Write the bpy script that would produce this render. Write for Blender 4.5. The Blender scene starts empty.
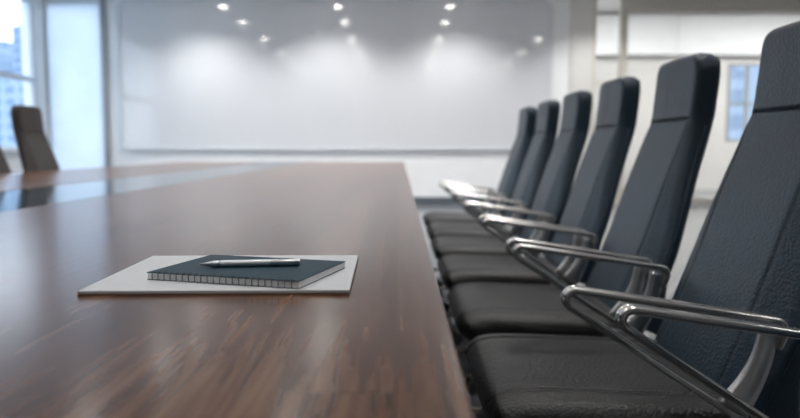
import bpy, bmesh, math, random
from mathutils import Vector, Matrix
R = random.Random(7)
PI = math.pi
scn = bpy.context.scene
COL = scn.collection

# ------------------------------------------------------------------ helpers
def s2l(c):
    return tuple((v/12.92 if v <= .04045 else ((v+.055)/1.055)**2.4) for v in c)
def rgb(r, g, b):
    return s2l((r/255, g/255, b/255)) + (1,)

class NT:
    """small wrapper to write node trees quickly"""
    def __init__(s, name):
        s.m = bpy.data.materials.new(name); s.m.use_nodes = True
        s.t = s.m.node_tree; s.t.nodes.clear()
    def n(s, typ, ins=None, **kw):
        nd = s.t.nodes.new(typ)
        for k, v in kw.items(): setattr(nd, k, v)
        for k, v in (ins or {}).items(): s.set(nd, k, v)
        return nd
    def set(s, nd, k, v):
        if isinstance(v, bpy.types.NodeSocket): s.t.links.new(v, nd.inputs[k])
        else: nd.inputs[k].default_value = v
    def math(s, op, a, b=0.0, c=None):
        nd = s.n('ShaderNodeMath', operation=op)
        s.set(nd, 0, a); s.set(nd, 1, b)
        if c is not None: s.set(nd, 2, c)
        return nd.outputs[0]
    def ramp(s, fac, stops):
        nd = s.n('ShaderNodeValToRGB'); s.set(nd, 'Fac', fac)
        el = nd.color_ramp.elements
        while len(el) < len(stops): el.new(.5)
        for e, (p, c) in zip(el, stops): e.position = p; e.color = c
        return nd.outputs['Color']
    def mix(s, fac, a, b, mode='MIX'):
        nd = s.n('ShaderNodeMix', data_type='RGBA', blend_type=mode)
        s.set(nd, 0, fac); s.set(nd, 6, a); s.set(nd, 7, b)
        return nd.outputs[2]
    def bump(s, h, strength=.3, dist=.001):
        nd = s.n('ShaderNodeBump', {'Height': h, 'Strength': strength, 'Distance': dist})
        return nd.outputs[0]
    def obj(s):
        return s.n('ShaderNodeTexCoord').outputs['Object']
    def pbr(s, **kw):
        nd = s.n('ShaderNodeBsdfPrincipled')
        for k, v in kw.items(): s.set(nd, k.replace('_', ' '), v)
        o = s.n('ShaderNodeOutputMaterial'); s.t.links.new(nd.outputs[0], o.inputs[0])
        return s.m

def plain(name, col, rough=.5, metal=0., scale=40., var=.06, bump=0., bscale=200., **kw):
    t = NT(name); co = t.obj()
    nz = t.n('ShaderNodeTexNoise', {'Vector': co, 'Scale': scale, 'Detail': 3.})
    dark = tuple(c*(1-var) for c in col[:3])+(1,); lite = tuple(min(1, c*(1+var)) for c in col[:3])+(1,)
    c = t.ramp(nz.outputs['Fac'], [(.3, dark), (.7, lite)])
    args = dict(Base_Color=c, Roughness=rough, Metallic=metal)
    if bump:
        n2 = t.n('ShaderNodeTexNoise', {'Vector': co, 'Scale': bscale, 'Detail': 2.})
        args['Normal'] = t.bump(n2.outputs['Fac'], bump, .001)
    args.update(kw)
    return t.pbr(**args)

def leather(name, col, rough, spec=.5):
    t = NT(name); co = t.obj()
    wn = t.n('ShaderNodeTexNoise', {'Vector': co, 'Scale': 60., 'Detail': 2.})
    off = t.n('ShaderNodeVectorMath', {0: wn.outputs['Color'], 1: (.003,)*3}, operation='MULTIPLY')
    v = t.n('ShaderNodeVectorMath', {0: co, 1: off.outputs[0]}, operation='ADD')
    vo = t.n('ShaderNodeTexVoronoi', {'Vector': v.outputs[0], 'Scale': 150.}, feature='SMOOTH_F1')
    vo.inputs['Smoothness'].default_value = .4
    n2 = t.n('ShaderNodeTexNoise', {'Vector': co, 'Scale': 500., 'Detail': 2.})
    h = t.math('ADD', t.math('MULTIPLY', vo.outputs['Distance'], -1.), t.math('MULTIPLY', n2.outputs['Fac'], .25))
    n3 = t.n('ShaderNodeTexNoise', {'Vector': co, 'Scale': 9., 'Detail': 3.})
    c = t.ramp(n3.outputs['Fac'], [(.3, tuple(x*.85 for x in col[:3])+(1,)), (.7, tuple(x*1.15 for x in col[:3])+(1,))])
    return t.pbr(Base_Color=c, Roughness=rough, Specular_IOR_Level=spec, Normal=t.bump(h, .5, .0026))

def wood():
    t = NT('walnut_stave_veneer'); co = t.obj()
    sp = t.n('ShaderNodeSeparateXYZ', {0: co}); x, y = sp.outputs[0], sp.outputs[1]
    W = .074
    xs = t.math('DIVIDE', t.math('ADD', x, .004), W)
    row = t.math('FLOOR', xs)
    wr = t.n('ShaderNodeTexWhiteNoise', {'W': row}, noise_dimensions='1D')
    ys = t.math('DIVIDE', t.math('ADD', y, t.math('MULTIPLY', wr.outputs['Value'], 3.)), .95)
    idx = t.math('FLOOR', ys)
    cmb = t.n('ShaderNodeCombineXYZ', {0: row, 1: idx, 2: 3.3})
    wc = t.n('ShaderNodeTexWhiteNoise', {'Vector': cmb.outputs[0]}, noise_dimensions='3D')
    rnd = wc.outputs['Value']
    # grain, stretched along the stave
    gx = t.math('MULTIPLY', x, 1.); gy = t.math('MULTIPLY', y, .022)
    gv = t.n('ShaderNodeCombineXYZ', {0: gx, 1: gy, 2: t.math('MULTIPLY', rnd, 7.)})
    g1 = t.n('ShaderNodeTexNoise', {'Vector': gv.outputs[0], 'Scale': 75., 'Detail': 4., 'Roughness': .55, 'Distortion': .3})
    fv = t.n('ShaderNodeCombineXYZ', {0: x, 1: t.math('MULTIPLY', y, .03), 2: t.math('MULTIPLY', rnd, 3.)})
    g2 = t.n('ShaderNodeTexNoise', {'Vector': fv.outputs[0], 'Scale': 300., 'Detail': 3.})
    # cathedral figure
    wv = t.n('ShaderNodeCombineXYZ', {0: x, 1: t.math('MULTIPLY', y, .07), 2: t.math('MULTIPLY', rnd, 11.)})
    wn = t.n('ShaderNodeTexNoise', {'Vector': wv.outputs[0], 'Scale': 11., 'Detail': 1.})
    rings = t.math('SINE', t.math('MULTIPLY', wn.outputs['Fac'], 105.))
    rings = t.math('MULTIPLY_ADD', rings, .15, .0)
    fac = t.math('ADD', t.math('ADD', t.math('MULTIPLY_ADD', g1.outputs['Fac'], 1.5, -.42), rings), t.math('MULTIPLY_ADD', rnd, .5, -.1))
    fac = t.math('ADD', fac, t.math('MULTIPLY', t.math('SUBTRACT', g2.outputs['Fac'], .5), 1.15))
    c = t.ramp(fac, [(.0, rgb(78, 50, 35)), (.5, rgb(108, 75, 54)), (1., rgb(134, 99, 73))])
    # pale flecks
    kv = t.n('ShaderNodeCombineXYZ', {0: x, 1: t.math('MULTIPLY', y, .22), 2: t.math('MULTIPLY', rnd, 5.)})
    fl = t.n('ShaderNodeTexNoise', {'Vector': kv.outputs[0], 'Scale': 900., 'Detail': 0.})
    flk = t.ramp(fl.outputs['Fac'], [(.68, (0,0,0,1)), (.76, (1,1,1,1))])
    c = t.mix(t.math('MULTIPLY', flk, .08), c, rgb(150, 115, 88))
    # joint lines
    fx = t.math('FRACT', xs); fy = t.math('FRACT', ys)
    jx = t.math('LESS_THAN', fx, .02); jy = t.math('LESS_THAN', fy, .0011)
    j = t.math('MAXIMUM', jx, jy)
    c = t.mix(t.math('MULTIPLY', j, .6), c, rgb(30, 19, 15))
    bh = t.math('ADD', g2.outputs['Fac'], t.math('MULTIPLY', g1.outputs['Fac'], .6))
    rg = t.math('MULTIPLY_ADD', g1.outputs['Fac'], .06, .17)
    return t.pbr(Base_Color=c, Roughness=rg, Normal=t.bump(bh, .05, .0003), Specular_IOR_Level=.36)

def thin_glass(name, tint=(1, 1, 1, 1), ior=1.5):
    t = NT(name)
    gm = t.n('ShaderNodeNewGeometry')
    fr = t.n('ShaderNodeFresnel', {'IOR': t.math('ADD', t.math('MULTIPLY', gm.outputs['Backfacing'], 1/ior-ior), ior)})
    tr = t.n('ShaderNodeBsdfTransparent', {'Color': tint})
    gl = t.n('ShaderNodeBsdfGlossy', {'Color': (1, 1, 1, 1), 'Roughness': .01})
    mx = t.n('ShaderNodeMixShader', {0: fr.outputs[0], 1: tr.outputs[0], 2: gl.outputs[0]})
    o = t.n('ShaderNodeOutputMaterial'); t.t.links.new(mx.outputs[0], o.inputs[0])
    return t.m

def emit(name, col, strength):
    t = NT(name)
    e = t.n('ShaderNodeEmission', {'Color': col, 'Strength': strength})
    o = t.n('ShaderNodeOutputMaterial'); t.t.links.new(e.outputs[0], o.inputs[0])
    return t.m

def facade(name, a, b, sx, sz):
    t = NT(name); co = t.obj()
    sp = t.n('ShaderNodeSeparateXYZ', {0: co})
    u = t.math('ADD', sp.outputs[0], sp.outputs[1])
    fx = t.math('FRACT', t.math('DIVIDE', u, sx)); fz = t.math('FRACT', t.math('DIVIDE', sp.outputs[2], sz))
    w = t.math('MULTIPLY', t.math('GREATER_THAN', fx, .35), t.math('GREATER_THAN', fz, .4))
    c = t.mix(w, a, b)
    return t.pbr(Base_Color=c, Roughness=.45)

# ------------------------------------------------------------------ mesh builder
class MB:
    def __init__(s): s.v = []; s.f = []; s.sm = []
    def add(s, vs, fs, smooth=False):
        b = len(s.v); s.v += [tuple(v) for v in vs]
        s.f += [tuple(b+i for i in f) for f in fs]; s.sm += [smooth]*len(fs)
        return s
    def box(s, x0, x1, y0, y1, z0, z1):
        v = [(x, y, z) for z in (z0, z1) for y in (y0, y1) for x in (x0, x1)]
        return s.add(v, [(0,2,3,1), (4,5,7,6), (0,1,5,4), (2,6,7,3), (0,4,6,2), (1,3,7,5)])
    def prism(s, pts, z0, z1):
        n = len(pts)
        v = [(x, y, z0) for x, y in pts]+[(x, y, z1) for x, y in pts]
        return s.add(v, [tuple(range(n-1, -1, -1)), tuple(range(n, 2*n))]+[(i, (i+1) % n, n+(i+1) % n, n+i) for i in range(n)])
    def rings(s, rs, cap0=True, cap1=True, closed=False, smooth=True):
        n = len(rs[0]); v = [p for r in rs for p in r]; fs = []
        m = len(rs)
        for i in range(m if closed else m-1):
            a, b = i*n, ((i+1) % m)*n
            for j in range(n):
                k = (j+1) % n
                fs.append((a+j, a+k, b+k, b+j))
        if not closed:
            if cap0: fs.append(tuple(range(n-1, -1, -1)))
            if cap1: fs.append(tuple(range((m-1)*n, m*n)))
        return s.add(v, fs, smooth)
    def lathe(s, prof, origin=(0,0,0), axis=(0,0,1), n=24):
        ax = Vector(axis).normalized(); o = Vector(origin)
        a = ax.orthogonal().normalized(); b = ax.cross(a)
        rs = [[o+ax*h+(a*math.cos(2*PI*k/n)+b*math.sin(2*PI*k/n))*r for k in range(n)] for r, h in prof]
        return s.rings(rs)
    def tube(s, path, r, n=8, closed=False):
        P = [Vector(p) for p in path]; m = len(P); rs = []
        prev = None
        for i, p in enumerate(P):
            if closed: t = P[(i+1) % m]-P[i-1]
            else: t = P[min(i+1, m-1)]-P[max(i-1, 0)]
            t.normalize()
            a = (prev - t*prev.dot(t)) if prev is not None else t.orthogonal()
            a.normalize(); prev = a; b = t.cross(a)
            rr = r[i] if isinstance(r, (list, tuple)) else r
            rs.append([p+(a*math.cos(2*PI*k/n)+b*math.sin(2*PI*k/n))*rr for k in range(n)])
        return s.rings(rs, closed=closed)
    def build(s, name, mat, parent=None, bevel=0., seg=2, loc=None):
        me = bpy.data.meshes.new(name); me.from_pydata(s.v, [], s.f)
        for p, q in zip(me.polygons, s.sm): p.use_smooth = q
        bm = bmesh.new(); bm.from_mesh(me); bmesh.ops.recalc_face_normals(bm, faces=bm.faces)
        if bevel:
            es = [e for e in bm.edges if len(e.link_faces) == 2 and e.calc_face_angle(0) > .6]
            bmesh.ops.bevel(bm, geom=es, offset=bevel, segments=seg, affect='EDGES', profile=.5)
        bm.to_mesh(me); bm.free()
        me.materials.append(mat)
        o = bpy.data.objects.new(name, me); COL.objects.link(o)
        if parent: o.parent = parent
        if loc: o.location = loc
        return o

def tag(o, label=None, cat=None, group=None, kind=None):
    if label: o['label'] = label
    if cat: o['category'] = cat
    if group: o['group'] = group
    if kind: o['kind'] = kind
    return o
def thing(name, label, cat, loc=(0,0,0), rz=0., group=None):
    o = bpy.data.objects.new(name, None); COL.objects.link(o)
    o.location = loc; o.rotation_euler = (0, 0, rz); o.empty_display_size = .1
    return tag(o, label, cat, group)
def copy_tree(o, parent=None):
    c = o.copy(); COL.objects.link(c)
    if parent is not None: c.parent = parent
    for ch in list(o.children): copy_tree(ch, c)
    return c
def struct(name, mb, mat, parent=None, **kw):
    o = mb.build(name, mat, parent, **kw)
    if parent is None: o['kind'] = 'structure'
    return o

def rrect(x0, x1, y0, y1, r, n=8):
    pts = []
    for cx, cy, a0 in ((x1-r, y1-r, 0), (x0+r, y1-r, PI/2), (x0+r, y0+r, PI), (x1-r, y0+r, 1.5*PI)):
        for k in range(n+1):
            a = a0+PI/2*k/n; pts.append((cx+r*math.cos(a), cy+r*math.sin(a)))
    return pts

# ------------------------------------------------------------------ camera
F_PX, HOR = 700., 147.
ZC = .905
cam = bpy.data.cameras.new('camera'); co = bpy.data.objects.new('camera', cam); COL.objects.link(co)
cam.sensor_fit = 'HORIZONTAL'; cam.sensor_width = 36.; cam.lens = F_PX/800*36
pitch = math.atan((209-HOR)/F_PX)
co.location = (0, 0, ZC); co.rotation_euler = (PI/2-pitch, 0, 0)
cam.dof.use_dof = True; cam.dof.focus_distance = .97; cam.dof.aperture_fstop = 3.5
cam.clip_start = .02; cam.clip_end = 3000
scn.camera = co

# ------------------------------------------------------------------ materials
M = {}
M['wood'] = wood()
M['leather_seat'] = leather('black_leather', (.0125, .0125, .0128, 1), .45, .42)
M['leather_back'] = leather('black_leather_window_tint', (.014, .033, .054, 1), .42, .5)  # black leather; blue window reflection put into the base colour
M['leather_grey'] = leather('charcoal_leather', (.055, .048, .047, 1), .5, .4)
M['chrome'] = plain('polished_aluminium', (.75, .74, .72, 1), .25, 1., 30, .04)
M['chrome_post'] = plain('satin_aluminium', (.72, .72, .72, 1), .3, 1., 30, .04)
M['black_plastic'] = plain('black_plastic', (.012, .012, .013, 1), .45, 0, 60, .2)
M['thread'] = plain('dark_grey_thread', (.10, .10, .10, 1), .6, 0, 300, .2)
M['rubber'] = plain('caster_rubber', (.02, .02, .02, 1), .6)
M['wall'] = plain('white_painted_plaster', rgb(243, 244, 245), .6, 0, 3, .02, .05, 150)
M['wall_grey'] = plain('warm_grey_painted_plaster', rgb(214, 212, 208), .6, 0, 3, .02, .05, 150)
M['wall_dark'] = plain('slate_painted_plaster', rgb(185, 185, 187), .6, 0, 3, .03)
M['ceiling'] = plain('ceiling_paint', rgb(240, 239, 238), .8, 0, 2, .02)
M['floor'] = plain('dark_polished_stone', rgb(104, 107, 112), .16, 0, 2.5, .05)
M['baseboard'] = plain('slate_baseboard', rgb(88, 95, 102), .5)
M['frame_white'] = plain('white_aluminium_frame', rgb(222, 226, 230), .4)
M['frame_grey'] = plain('grey_aluminium_frame', rgb(150, 153, 156), .38, .2)
M['frame_bronze'] = plain('champagne_aluminium_frame', rgb(205, 201, 192), .45)
M['board'] = plain('glossy_white_enamel', rgb(222, 224, 227), .07, 0, 1.2, .015, IOR=1.75)
M['glass'] = thin_glass('clear_pane', (.97, .985, 1, 1))
M['inlay'] = plain('dark_blue_glass_inlay', rgb(28, 52, 66), .09, 0, 5, .05)
M['paper'] = plain('matte_white_card', rgb(220, 223, 227), .55, 0, 60, .015)
M['contact_shade'] = plain('brown_contact_shade', rgb(120, 100, 88), .7)
M['cover'] = plain('teal_linen_cover', rgb(22, 60, 74), .55, 0, 500, .06, .15, 1500, Specular_IOR_Level=.25)
M['pages'] = plain('notebook_page_edges', rgb(246, 247, 247), .7, 0, 300, .03)
M['wire'] = plain('dark_binding_wire', rgb(62, 68, 74), .35, .8)
M['silver'] = plain('brushed_silver', rgb(222, 225, 228), .36, 1., 80, .05)
t = NT('frosted_white_glass'); n_ = t.n('ShaderNodeTexNoise', {'Vector': t.obj(), 'Scale': 3.})
cc = t.ramp(n_.outputs['Fac'], [(.3, rgb(238, 243, 248)), (.7, rgb(244, 248, 252))])
tl = t.n('ShaderNodeBsdfTranslucent', {'Color': cc}); df = t.n('ShaderNodeBsdfDiffuse', {'Color': cc})
mx = t.n('ShaderNodeMixShader', {0: .68, 1: df.outputs[0], 2: tl.outputs[0]})
ou = t.n('ShaderNodeOutputMaterial', {0: mx.outputs[0]}); M['frosted'] = t.m
M['emit'] = emit('downlight_lens', (1, .96, .9, 1), 28)
M['emit_panel'] = emit('fill_light_diffuser', (1, .97, .93, 1), 27.)

# knurled grip
t = NT('knurled_silver'); c_ = t.obj()
w1 = t.n('ShaderNodeTexVoronoi', {'Vector': c_, 'Scale': 1300.})
M['knurl'] = t.pbr(Base_Color=rgb(232, 235, 238), Metallic=1., Roughness=.48, Normal=t.bump(w1.outputs['Distance'], .6, .0006))

# ------------------------------------------------------------------ room shell
YF, YB, XL, XR, ZH = 11.0, -3.2, -5.5, 6.6, 3.25
struct('floor', MB().box(XL-.15, 14, YB-.15, 15.3, -.12, 0), M['floor'])
struct('ceiling', MB().box(XL-.15, XR+.15, YB-.15, YF+.15, ZH, ZH+.12), M['ceiling'])
struct('wall_back', MB().box(XL-.15, XR+.15, YB-.15, YB, 0, ZH), M['wall_dark'])
struct('wall_right', MB().box(XR, XR+.15, YB, YF+.15, 0, ZH), M['wall_grey'])
struct('wall_far', MB().box(-4.60, 2.62, YF, YF+.15, 0, ZH).box(XL-.15, -4.60, YF, YF+.15, 0, .12).box(XL-.15, -4.60, YF, YF+.15, 3.15, ZH).box(XL-.15, XL+.02, YF, YF+.15, .12, 3.15), M['wall'])
wn = struct('window_8', MB().box(XL+.02, XL+.045, YF+.0, YF+.12, .12, 3.15).box(-4.64, -4.60, YF+.0, YF+.12, .12, 3.15).box(XL+.045, -4.64, YF+.0, YF+.12, .12, .16).box(XL+.045, -4.64, YF+.0, YF+.12, 3.11, 3.15), M['frame_white'])
MB().box(XL+.045, -4.64, YF+.022, YF+.036, .16, 3.11).build('frosted_pane', M['frosted'], wn)
struct('pillar', MB().box(2.62, 2.96, YF-.03, YF+.2, 0, ZH), M['wall_grey'])  # shade on this face put into its grey paint colour
struct('baseboard_far', MB().box(XL, 2.96, YF-.045, YF-.0301, 0, .12).box(XL, 2.62, YF-.031, YF, 0, .12), M['baseboard'])
struct('trim_1', MB().box(-4.60, -4.53, YF-.04, YF, .12, ZH), M['frame_grey'])

# left wall: sill wall, header and a run of windows
WIN = [(10.70, 8.30), (8.20, 5.80), (5.70, 3.30)][:2]
lw = MB().box(XL-.2, XL, YB, YF, 0, .86).box(XL-.2, XL, YB, YF, 3.1, ZH)
lw.box(XL-.2, XL, 10.72, YF, .86, 3.1)
for a, b in zip(WIN[:-1], WIN[1:]): lw.box(XL-.2, XL, b[0], a[1], .86, 3.1)
lw.box(XL-.2, XL, YB, WIN[-1][1], .86, 3.1)
struct('wall_left', lw, M['wall'])
for i, (y1, y0) in enumerate(WIN):
    fr = MB()
    w = .05
    fr.box(XL-.08, XL-.005, y0, y0+w, .86, 3.1).box(XL-.08, XL-.005, y1-w, y1, .86, 3.1)
    fr.box(XL-.08, XL-.005, y0+w, y1-w, .86, .91).box(XL-.08, XL-.005, y0+w, y1-w, 3.05, 3.1)
    fr.box(XL-.08, XL-.005, y0+w, y1-w, 1.87, 1.95)
    wn = struct('window_%d' % (i+1), fr, M['frame_white'])
    MB().box(XL-.045, XL-.035, y0+w, y1-w, .91, 1.87).build('pane', M['glass'], wn)
    MB().box(XL-.045, XL-.035, y0+w, y1-w, 1.95, 3.05).build('pane', M['glass'], wn)
    MB().box(XL+.0005, XL+.10, y0, y1, .83, .86).build('window_sill', M['frame_white'], wn, bevel=.006)

# glazed partition to the right of the pillar
fr = MB()
fr.box(2.96, 3.03, YF, YF+.1, 0, ZH).box(3.41, 3.52, YF, YF+.1, 0, ZH)
fr.box(XR-.06, XR, YF, YF+.1, 0, 2.98)
fr.box(3.52, XR, YF, YF+.1, 2.98, ZH).box(3.03, 3.41, YF, YF+.1, 1.86, 1.93)
fr.box(3.03, 3.41, YF, YF+.1, 0, .12).box(3.52, XR-.06, YF, YF+.1, 0, .1)
wn = struct('window_6', fr, M['frame_bronze'])
for x0, x1, z0, z1 in ((3.03, 3.41, .12, 1.86), (3.03, 3.41, 1.93, ZH), (3.52, XR-.06, .1, 2.98)):
    MB().box(x0, x1, YF+.045, YF+.055, z0, z1).build('pane', M['glass'], wn)

# office beyond the partition
YW = 15.0
ow = MB().box(1.5, 6.93, YW, YW+.15, 0, 3.7).box(7.78, 14, YW, YW+.15, 0, 3.7)
ow.box(6.93, 7.78, YW, YW+.15, 0, 1.02).box(6.93, 7.78, YW, YW+.15, 2.66, 3.7)
struct('wall_corridor_far', ow, M['wall_grey'])
struct('wall_corridor_left', MB().box(1.35, 1.5, YF+.15, YW+.15, 0, 3.7), M['wall'])
struct('wall_corridor_right', MB().box(13.85, 14, YF+.15, YW, 0, 3.7), M['wall_grey'])
struct('wall_corridor_near', MB().box(XR+.15, 13.85, YF, YF+.15, 0, 3.7), M['wall_grey'])
struct('ceiling_corridor', MB().box(1.35, 14, YF, YW+.15, 3.7, 3.8).box(1.35, 14, YF+.02, YF+.15, ZH, 3.7), M['ceiling'])
bk = MB()
for x0, x1 in ((1.5, 3.3), (3.315, 5.74), (5.755, 8.2), (8.215, 10.6), (10.615, 13.85)):
    bk.box(x0, x1, 14.75, 15, 2.82, 3.62)
struct('trim_2', bk, M['wall'])
wf = MB().box(6.93, 7.00, YW, YW+.1, 1.02, 2.66).box(7.71, 7.78, YW, YW+.1, 1.02, 2.66).box(7.33, 7.40, YW, YW+.1, 1.02, 2.66)
for x0, x1 in ((7.0, 7.33), (7.4, 7.71)):
    wf.box(x0, x1, YW, YW+.1, 1.02, 1.07).box(x0, x1, YW, YW+.1, 2.6, 2.66).box(x0, x1, YW, YW+.1, 1.78, 1.84)
wn = struct('window_7', wf, M['frame_grey'])
for x0, x1 in ((7.0, 7.33), (7.4, 7.71)):
    MB().box(x0, x1, YW+.045, YW+.055, 1.07, 1.78).build('pane', M['glass'], wn)
    MB().box(x0, x1, YW+.045, YW+.055, 1.84, 2.6).build('pane', M['glass'], wn)

# ------------------------------------------------------------------ white board on the far wall
wb = thing('wall_board', 'large glossy white writing board with rounded corners on the far wall', 'board', (0, YF, 0))
bx0, bx1, bz0, bz1 = -4.36, 2.36, .86, 3.16
def xz(pts, ya, yb):
    n = len(pts)
    v = [(x, ya, z) for x, z in pts]+[(x, yb, z) for x, z in pts]
    return v, [tuple(range(n)), tuple(range(2*n-1, n-1, -1))]+[(i, n+i, n+(i+1) % n, (i+1) % n) for i in range(n)]
o_out, o_in = rrect(bx0, bx1, bz0, bz1, .16), rrect(bx0+.045, bx1-.045, bz0+.045, bz1-.045, .12)
v, f_ = xz(o_in, -.035, -.005)
MB().add(v, f_).build('panel', M['board'], wb)
n = len(o_out); vs = []
for pts, yy in ((o_out, -.002), (o_out, -.05), (o_in, -.05), (o_in, -.002)): vs += [(x, yy, z) for x, z in pts]
fs = []
for a in range(4):
    b = (a+1) % 4
    for i in range(n): fs.append((a*n+i, a*n+(i+1) % n, b*n+(i+1) % n, b*n+i))
MB().add(vs, fs).build('frame', M['frame_white'], wb)

# ------------------------------------------------------------------ ceiling lights
ordn = ['first', 'second', 'third', 'fourth', 'fifth', 'sixth']
rows = [(10.0, 'nearest the board'), (8.5, 'second from the board'), (6.4, 'third from the board'), (4.3, 'fourth from the board'), (2.2, 'fifth from the board'), (.1, 'sixth from the board')]
proto = None; d_list = []
for yy, rn in rows:
    for k, xx in enumerate((-2.95, -1.04, .84, 3.0)):
        if proto is None:
            d = thing('ceiling_light', 'x', 'ceiling light', (xx, yy, ZH), group='recessed ceiling downlights')
            MB().lathe([(.095, 0), (.095, -.012), (.075, -.014), (.072, -.004), (.072, 0)], n=28).build('trim_ring', M['frame_white'], d)
            MB().lathe([(.07, -.002), (.066, -.014), (.05, -.027), (.026, -.034), (.004, -.036)], n=28).build('lens', M['emit'], d)
            proto = d
        else:
            d = copy_tree(proto); d.location = (xx, yy, ZH)
        d['label'] = 'recessed ceiling downlight, %s from the windows, in the row %s' % (ordn[k], rn)
        d_list.append((d, yy))
for d, yy in d_list:
        if True:
            L = bpy.data.lights.new('downlight_beam', 'SPOT'); L.energy = {10.0: 170, 8.5: 190, 6.4: 140, 4.3: 110, 2.2: 68}.get(yy, 34); L.color = (1, .985, .97)
            L.spot_size = math.radians(128 if yy > 9.5 else 122); L.spot_blend = .8 if yy > 9.5 else .9; L.shadow_soft_size = .08
            lo = bpy.data.objects.new('downlight_beam', L); COL.objects.link(lo); lo.parent = d; lo.location = (0, 0, -.03)
# unseen fill lights added to brighten the corridor
for k, (xx, nm) in enumerate(((4.2, 'nearer the pillar'), (7.6, 'in the middle'), (11, 'farthest right'))):
    p = thing('corridor_fill_light', 'added unseen fill light panel in the office beyond the glass, %s' % nm, 'ceiling light', (xx, 12.6, 3.7), group='added fill lights beyond the glass partition')
    MB().box(-.9, .9, -.3, .3, -.05, 0).build('housing', M['frame_white'], p, bevel=.004)
    MB().box(-.86, .86, -.26, .26, -.056, -.0505).build('diffuser', M['emit_panel'], p)

# ------------------------------------------------------------------ conference table
TZ = .74
tb = thing('conference_table', 'long walnut boardroom table with a dark glass strip along its middle', 'table', (0, 0, 0))
TX0, TX1, TY0, TY1 = -2.45, .0465, -.9, 7.9
IX0, IX1 = -1.50, -1.02
MB().box(IX1+.004, TX1, TY0, TY1, TZ-.04, TZ).build('tabletop', M['wood'], tb, bevel=.003)
MB().box(TX0, IX0-.002, TY0, TY1, TZ-.04, TZ).build('tabletop', M['wood'], tb, bevel=.003)
MB().box(IX0, IX1, TY0, TY1, TZ-.012, TZ-.0012).build('glass_inlay', M['inlay'], tb, bevel=.001)
MB().box(TX0+.6, TX1-.6, TY0+.5, TY1-.5, TZ-.09, TZ-.0405).build('apron', M['black_plastic'], tb)
for y0 in (.6, 3.4, 6.2):
    MB().box(-1.65, -.85, y0, y0+.5, 0, TZ-.0905).build('pedestal', M['wood'], tb, bevel=.004)

# ------------------------------------------------------------------ chair
def crom(pts, n):
    P = [Vector(p) for p in pts]; P = [2*P[0]-P[1]]+P+[2*P[-1]-P[-2]]
    out = []; m = len(P)-3
    for k in range(n+1):
        u = k/n*m; i = min(int(u), m-1); s = u-i
        a, b, c, d = P[i:i+4]
        out.append(.5*((2*b)+(c-a)*s+(2*a-5*b+4*c-d)*s*s+(3*b-a-3*c+d)*s**3))
    return out
class Curve:
    def __init__(s, pts):
        s.p = crom(pts, 200); s.L = [0]
        for a, b in zip(s.p[:-1], s.p[1:]): s.L.append(s.L[-1]+(b-a).length)
        s.len = s.L[-1]
    def sub(s, a, b):
        c = object.__new__(Curve); c.p, c.L, c.base, c.len = s.p, s.L, a, b-a
        return c
    base = 0.
    def at(s, l):
        l = max(0, min(s.L[-1], l+s.base)); lo = 0
        return s._at(l)
    def _at(s, l):
        import bisect
        i = min(max(bisect.bisect_right(s.L, l)-1, 0), len(s.p)-2)
        q = (l-s.L[i])/max(1e-9, s.L[i+1]-s.L[i])
        p = s.p[i].lerp(s.p[i+1], q)
        a = s.p[max(i-3, 0)]; b = s.p[min(i+4, len(s.p)-1)]
        t = (b-a).normalized()
        return p, Vector((t.y, -t.x))       # point, back normal

def clus(n, r0=.0):
    """0..1 samples gathered towards both ends"""
    out = []
    for k in range(n+1):
        u = k/n; out.append(.5-.5*math.cos(PI*u))
    return out
def cushion(curve, width, seam, front, thick, rf=.03, rb=.02, n1=10, n2=16, nt=40, groove=None, gd=.004, back=None, ends=None):
    """padded panel: a front sheet and a rear sheet over one grid. width(l), seam(l) half widths, front(y,l) extra setback"""
    L = curve.len; ls = [L*u for u in clus(nt)]
    def yrow(l):
        w, c = width(l), min(seam(l), width(l)*.93)
        a = [-w+(w-c)*u for u in clus(n1)]; b = [-c+2*c*u for u in clus(n2)]
        return a+b[1:]+[-q for q in reversed(a)][1:]
    def edge(y, l, r):
        w = width(l)
        a = max(0, r-(w-abs(y))); b = max(0, r-min(l, L-l))
        if ends:
            ra, rz = ends; b = 0
            if l < ra: b = (ra-l)*r/ra
            elif L-l < rz: b = (rz-(L-l))*r/rz
            if (l < ra and ra < .01) or (L-l < rz and rz < .01):
                return max(0, .006*(1-min(l, L-l)/.006)) if a == 0 else min(r, r*(1-math.sqrt(max(0, 1-(a/r)**2))))
        q = min(1, math.hypot(a, b)/r)
        return r*(1-math.sqrt(max(0, 1-q*q)))
    def fpt(y, l, lift=0.):
        p, nb = curve.at(l); c = min(seam(l), width(l)*.93)
        off = edge(y, l, rf)+front(y, l)-lift
        if groove:
            off += gd*math.exp(-((abs(y)-c)/.0035)**2)
        q = p+nb*min(off, thick*.5)
        return Vector((q.x, y, q.y))
    def bpt(y, l):
        p, nb = curve.at(l)
        off = thick-edge(y, l, rb)
        if back: off += back(y, l)
        q = p+nb*max(off, thick*.5)
        return Vector((q.x, y, q.y))
    mb = MB(); A = [[fpt(y, l) for y in yrow(l)] for l in ls]; B = [[bpt(y, l) for y in yrow(l)] for l in ls]
    m = len(A[0]); k = len(A)
    vs = [p for r in A for p in r]+[p for r in B for p in r]; o = m*k; fs = []
    for i in range(k-1):
        for j in range(m-1):
            fs.append((i*m+j, i*m+j+1, (i+1)*m+j+1, (i+1)*m+j))
            fs.append((o+i*m+j, o+(i+1)*m+j, o+(i+1)*m+j+1, o+i*m+j+1))
    for i in range(k-1):
        for j in (0, m-1): fs.append((i*m+j, (i+1)*m+j, o+(i+1)*m+j, o+i*m+j))
    for j in range(m-1):
        for i in (0, k-1): fs.append((i*m+j, i*m+j+1, o+i*m+j+1, o+i*m+j))
    mb.add(vs, fs, True)
    return mb, fpt

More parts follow.
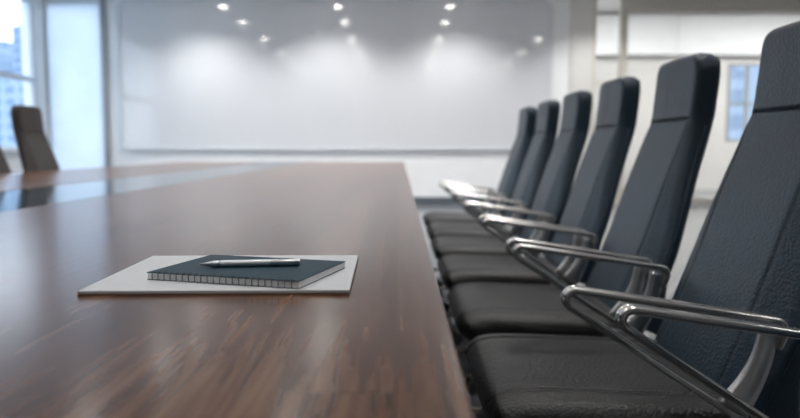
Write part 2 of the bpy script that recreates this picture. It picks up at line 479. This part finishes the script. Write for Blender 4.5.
def dashes(fpt, yfun, l0, l1, side, dash=.005, gap=.0025, r=.0006):
    mb = MB(); l = l0
    while l+dash < l1:
        pts = []
        for q in (0, .5, 1):
            ll = l+dash*q; pts.append(fpt(yfun(ll)+side, ll, r*(1.1 if q == .5 else .2)))
        mb.tube(pts, r, 4); l += dash+gap
    return mb

def fillet(pts, rad, n=8):
    out = [Vector(pts[0])]
    for i in range(1, len(pts)-1):
        p, a, b = Vector(pts[i]), Vector(pts[i-1]), Vector(pts[i+1])
        u, v = (a-p).normalized(), (b-p).normalized()
        ang = u.angle(v); r = rad[i-1]
        d = r/math.tan(ang/2); c = p+(u+v).normalized()*(r/math.sin(ang/2))
        s, e = p+u*d-c, p+v*d-c
        tot = s.angle(e); sg = 1 if s.x*e.y-s.y*e.x > 0 else -1
        for k in range(n+1):
            th = sg*tot*k/n
            out.append(c+Vector((s.x*math.cos(th)-s.y*math.sin(th), s.x*math.sin(th)+s.y*math.cos(th))))
    out.append(Vector(pts[-1]))
    return out
def strip(path, yc, width, thick):
    """flat polished bar swept along a path in the XZ plane; width/thick may be functions of 0..1"""
    m = len(path); rs = []
    for i, p in enumerate(path):
        t = (path[min(i+1, m-1)]-path[max(i-1, 0)]).normalized(); nn = Vector((-t.y, t.x))
        u = i/(m-1)
        w = (width(u) if callable(width) else width)/2; h = (thick(u) if callable(thick) else thick)/2
        sec = [(-w, -h*.35), (-w*.86, -h*.8), (-w*.6, -h), (w*.6, -h), (w*.86, -h*.8), (w, -h*.35), (w, h*.35), (w*.86, h*.8), (w*.6, h), (w*.22, h), (0, h*.78), (-w*.22, h), (-w*.6, h), (-w*.86, h*.8), (-w, h*.35)]
        rs.append([(p.x+nn.x*b, yc+a, p.y+nn.y*b) for a, b in sec])
    return MB().rings(rs)

def make_chair(ml, mb_):
    """facing -X; origin on the floor under the middle of the seat"""
    root = thing('conference_chair', 'x', 'chair')
    # seat: waterfall front
    sc = Curve([(-.272, .395), (-.262, .425), (-.235, .449), (-.18, .458), (-.05, .455), (.10, .449), (.215, .446)])
    def sw(l):
        w = .262; r = .06
        if l < r+.01: w -= r*(1-math.sqrt(max(0, 1-((r+.01-l)/(r+.01))**2)))*.55
        return w
    def sfront(y, l):
        return .012*(y/.262)**2*0 + (.010*max(0, (abs(y)-.185))/.075)
    mbs, sf = cushion(sc, sw, lambda l: .178, sfront, .085, .032, .03, groove=True, gd=.006, nt=48)
    seat = mbs.build('seat', M['leather_seat'] if ml is None else ml, root)
    for sg in (-1, 1):
        th = MB()
        for d in (-.006, .006):
            q = dashes(sf, lambda l: sg*.178, .03, sc.len-.05, d); th.add(q.v, q.f, True)
        th.build('stitching', M['thread'], seat)
    # seat pan and mechanism
    pan = MB().box(-.22, .20, -.215, .215, .345, .3705)
    pan.build('seat_pan', M['black_plastic'], root, bevel=.012)
    MB().box(-.12, .14, -.09, .09, .285, .3448).build('tilt_mechanism', M['black_plastic'], root, bevel=.015)
    # back
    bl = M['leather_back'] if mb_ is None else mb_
    full = Curve([(.175, .44), (.212, .53), (.255, .64), (.312, .81), (.369, .970), (.381, 1.045), (.3865, 1.10), (.390, 1.165)])
    Lb = next(l for l, p in zip(full.L, full.p) if p.y >= .983)
    bc = full.sub(0, Lb)
    def bw(l):
        u = l/Lb
        w = .235+.018*math.sin(min(1, u/.45)*PI/2) if u < .35 else None
        if w is None:
            w0 = .235+.018*math.sin(min(1, .35/.45)*PI/2)
            q = (u-.35)/.65; q = q*q*(3-2*q)*.35+q*.65
            w = w0+(.160-w0)*q
        return w
    seam = lambda l: .150 if l > .1 else .150
    def bfront(y, l):
        return .29*max(0, abs(y)-.150)
    mbb, bf = cushion(bc, bw, seam, bfront, .071, .016, .022, groove=True, gd=.004, nt=44, ends=(.016, .006), back=lambda y, l: .075*max(0, 1-l/.2)**2)
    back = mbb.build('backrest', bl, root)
    for sg in (-1, 1):
        th = MB()
        for d in (-.006, .006):
            q = dashes(bf, lambda l: sg*.150, .03, Lb-.02, d); th.add(q.v, q.f, True)
        th.build('stitching', M['thread'], back)
    # piping down both side edges
    for sg in (-1, 1):
        pts = []
        for k in range(41):
            l = .01+(Lb-.02)*k/40; p, nb = bc.at(l); q = p+nb*.045
            pts.append((q.x, sg*(bw(l)+.0005), q.y))
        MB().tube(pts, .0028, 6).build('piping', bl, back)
    hc = full.sub(Lb, full.len)
    Lh = hc.len
    def hw(l):
        w = .160; r = .06; a = l-(Lh-r)
        if a > 0: w -= r*(1-math.sqrt(max(0, 1-(a/r)**2)))*.7
        return w
    mbh, hf = cushion(hc, hw, lambda l: .10, lambda y, l: .035*max(0, abs(y)-.06)-.003, .071, .018, .022, nt=34, ends=(.006, .022))
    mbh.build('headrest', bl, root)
    # arms
    for sg in (-1, 1):
        ya = sg*.264
        path = fillet([(.185, .425), (-.188, .672), (.245, .606), (.228, .560)], [.0155, .018], 10)
        arm = strip(path, ya, .028, .0135).build('armrest', M['chrome'], root)
        pp = crom([(.214, .600), (.206, .548), (.187, .50), (.158, .452)], 14)
        strip(pp, ya, lambda u: .018+.006*u, lambda u: .030+.024*u*u).build('support_post', M['chrome_post'], arm)
        # bracket into the seat side
        MB().box(.115, .205, min(ya, sg*.19), max(ya, sg*.19), .385, .425).build('bracket', M['chrome'], arm, bevel=.008)
    # base
    MB().lathe([(.026, .10), (.026, .22), (.018, .221), (.018, .2849)], n=20).build('gas_column', M['chrome'], root)
    MB().lathe([(.03, .062), (.045, .068), (.045, .098), (.03, .104)], n=20).build('base_hub', M['chrome'], root)
    for k in range(5):
        a = 2*PI*k/5+.3; d = Vector((math.cos(a), math.sin(a), 0)); e = Vector((-d.y, d.x, 0))
        rs = []
        for u in (0, .25, .5, .75, 1.):
            c = d*(.035+.255*u)+Vector((0, 0, .083-.012*u)); w = .02-.006*u; h = .013-.005*u
            rs.append([c+e*(w*math.cos(q))+Vector((0, 0, h*math.sin(q))) for q in [2*PI*i/12 for i in range(12)]])
        leg = MB().rings(rs).build('base_leg', M['chrome'], root)
        c = d*.285
        cs = MB().lathe([(.006, .05), (.006, .066)], origin=c, n=10)
        for sg in (-1, 1):
            cs.lathe([(.016, -.008), (.026, -.007), (.028, 0), (.026, .007), (.016, .008)], origin=c+e*(sg*.013)+Vector((0, 0, .0285)), axis=e, n=18)
        cs.build('caster', M['rubber'], root)
    return root

DX = .42
c0 = make_chair(None, None)
P0, PER = 1.445, .640
labels = ['nearest black leather chair, backrest out of frame, only seat and armrest showing bottom right',
          'black leather chair at the right picture edge, its headrest cut off by the frame',
          'large black leather chair just behind the one cut off by the right edge',
          'black leather chair fourth from the far end of the right row',
          'black leather chair third from the far end of the right row',
          'black leather chair second from the far end of the right row',
          'farthest black leather chair in the right row, nearest the white board']
for k in range(7):
    c = c0 if k == 0 else copy_tree(c0)
    c.location = (DX+(.05 if k == 0 else 0), P0+PER*(k-1)-(.03 if k == 0 else 0), 0)
    c['label'] = labels[k]; c['group'] = 'conference chairs along the right side of the table'
# chairs across the table
l0 = make_chair(M['leather_grey'], M['leather_grey'])
for k, (yy, lb) in enumerate(((5.05, 'charcoal conference chair across the table in front of the window'),
                              (4.39, 'charcoal conference chair across the table cut off by the left edge of the picture'))):
    c = l0 if k == 0 else copy_tree(l0)
    c.scale = (1, 1, 1.03); c.location = (-2.25, yy, 0); c.rotation_euler = (0, 0, PI)
    c['label'] = lb; c['group'] = 'conference chairs on the window side of the table'

# ------------------------------------------------------------------ things on the table
pad = thing('paper_pad', 'white landscape paper pad on the walnut table under the teal notebook', 'paper pad', (-.2085, .899, TZ), math.radians(1.2))
MB().box(-.1535, .149, -.1275, .1275, 0, .0018).build('contact_shade_layer', M['contact_shade'], pad)  # brown layer painting the dark contact shade under the sheets
MB().box(-.1535, .149, -.1275, .1275, .0018, .0052).build('sheets', M['paper'], pad, bevel=.0003, seg=1)
# notebook, long bound edge towards the viewer
nb0 = Vector((-.306, .8365)); nb1 = Vector((-.1139, .7790))
ang = math.atan2(nb1.y-nb0.y, nb1.x-nb0.x); NL = (nb1-nb0).length; NW = .145
zb = TZ+.0052
nb = thing('notebook', 'teal covered spiral notebook lying on the white paper pad', 'notebook', (nb0.x, nb0.y, zb), ang)
MB().box(0, NL, 0, NW, 0, .0007).build('back_cover', M['wire'], nb)
MB().box(.0006, NL-.0006, .0006, NW-.001, .0008, .0082).build('pages', M['pages'], nb)
MB().box(-.0003, NL+.0003, -.0003, NW, .0083, .0091).build('front_cover', M['cover'], nb)
NR = 23; proto_ring = None
pts = [(0, .0055, .0097), (0, .001, .0098), (0, -.0014, .0088), (0, -.0019, .0046), (0, -.0014, .0010), (0, .0008, .0003)]
pr = [Vector(p) for p in pts]
for k in range(NR):
    x = NL*(k+1)/(NR+1)
    if proto_ring is None:
        proto_ring = MB().tube(pr, .00055, 6).build('binding_ring', M['wire'], nb); r_ = proto_ring
    else:
        r_ = proto_ring.copy(); COL.objects.link(r_); r_.parent = nb
    r_.location = (x, 0, 0)
# pen
tip = Vector((-.2512, .8672)); end = Vector((-.1275, .8830)); PL = (end-tip).length
pen = thing('pen', 'silver pen with a knurled grip lying on the teal notebook', 'pen', (tip.x, tip.y, zb+.0091+.0045), math.atan2(end.y-tip.y, end.x-tip.x))
X = (1, 0, 0)
MB().lathe([(.0004, 0), (.0008, .003), (.0022, .008), (.0034, .0135), (.0036, .0145)], axis=X, n=20).build('tip', M['silver'], pen)
MB().lathe([(.0037, .0146), (.0042, .0165), (.0043, .026)], axis=X, n=24).build('ferrule', M['silver'], pen)
MB().lathe([(.0042, .0261), (.0044, .027), (.0044, .0865), (.0042, .0875)], axis=X, n=28).build('grip', M['knurl'], pen)
MB().lathe([(.0043, .0876), (.0044, .089), (.0044, PL-.012), (.0041, PL-.0115), (.0041, PL-.0105), (.0044, PL-.010), (.0044, PL-.001), (.0038, PL)], axis=X, n=28).build('barrel', M['silver'], pen)

# ------------------------------------------------------------------ city outside the window
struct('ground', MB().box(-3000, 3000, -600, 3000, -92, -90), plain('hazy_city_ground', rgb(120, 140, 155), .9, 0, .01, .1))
FM = [facade('haze_blue_facade', rgb(132, 152, 174), rgb(84, 112, 146), 9, 8), facade('haze_pale_facade', rgb(150, 168, 186), rgb(96, 124, 156), 8, 7),  # distance haze put into the bluish facade colours
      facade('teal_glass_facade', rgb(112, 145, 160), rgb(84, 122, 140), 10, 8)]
def at_dir(px, D):
    a = (px-400)/F_PX
    k = 1/math.sqrt(a*a+1); return a*D, D
# px of the centre, distance, width, top pixel row, kind, label
B = [(33, 620, 16, 30, 0, 'tall haze-tinted blue tower outside the window beside the corner post'),
     (22, 760, 26, 54, 1, 'pale mid height block outside the window left of the tall blue tower'),
     (9, 700, 26, 47, 0, 'blue office block outside the window at the left edge of the skyline'),
     (-8, 640, 30, 52, 1, 'pale office block at the left frame edge of the window view'),
     (2, 430, 18, 84, 2, 'low teal glazed block in the lower window pane'),
     (25, 420, 18, 86, 1, 'low pale striped block in the lower window pane'),
     (44, 680, 30, 62, 0, 'blue block hidden mostly behind the corner post')]
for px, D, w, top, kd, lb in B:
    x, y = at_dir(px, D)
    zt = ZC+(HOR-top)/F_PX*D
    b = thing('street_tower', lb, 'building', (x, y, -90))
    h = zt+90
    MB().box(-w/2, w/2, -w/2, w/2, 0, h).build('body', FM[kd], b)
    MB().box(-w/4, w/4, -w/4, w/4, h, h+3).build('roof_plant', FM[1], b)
# block seen through the office window
b = thing('apartment_building', 'blue grey building outside the small office window beyond the glass partition', 'building', (62, 120, -90))
MB().box(-9, 4, -8, 8, 0, 103).build('body', facade('grey_glass_facade', rgb(150, 160, 172), rgb(116, 130, 146), 5, 4), b)
MB().box(-5, 2, -3, 3, 103, 106).build('roof_plant', FM[1], b)

# ------------------------------------------------------------------ sky
w = bpy.data.worlds.new('sky'); scn.world = w; w.use_nodes = True
nt = w.node_tree; nt.nodes.clear()
tc = nt.nodes.new('ShaderNodeTexCoord'); sx = nt.nodes.new('ShaderNodeSeparateXYZ'); nt.links.new(tc.outputs['Generated'], sx.inputs[0])
cr = nt.nodes.new('ShaderNodeValToRGB'); nt.links.new(sx.outputs[2], cr.inputs[0])
e = cr.color_ramp.elements; e[0].position = 0.; e[0].color = (.86, .93, 1.0, 1); e[1].position = .45; e[1].color = (.66, .82, 1.0, 1)
bg = nt.nodes.new('ShaderNodeBackground'); nt.links.new(cr.outputs[0], bg.inputs[0]); bg.inputs[1].default_value = 2.1
wo = nt.nodes.new('ShaderNodeOutputWorld'); nt.links.new(bg.outputs[0], wo.inputs[0])

vs = scn.view_settings
vs.view_transform = 'Standard'; vs.look = 'None'; vs.gamma = 1; vs.use_curve_mapping = False; vs.exposure = 0.68
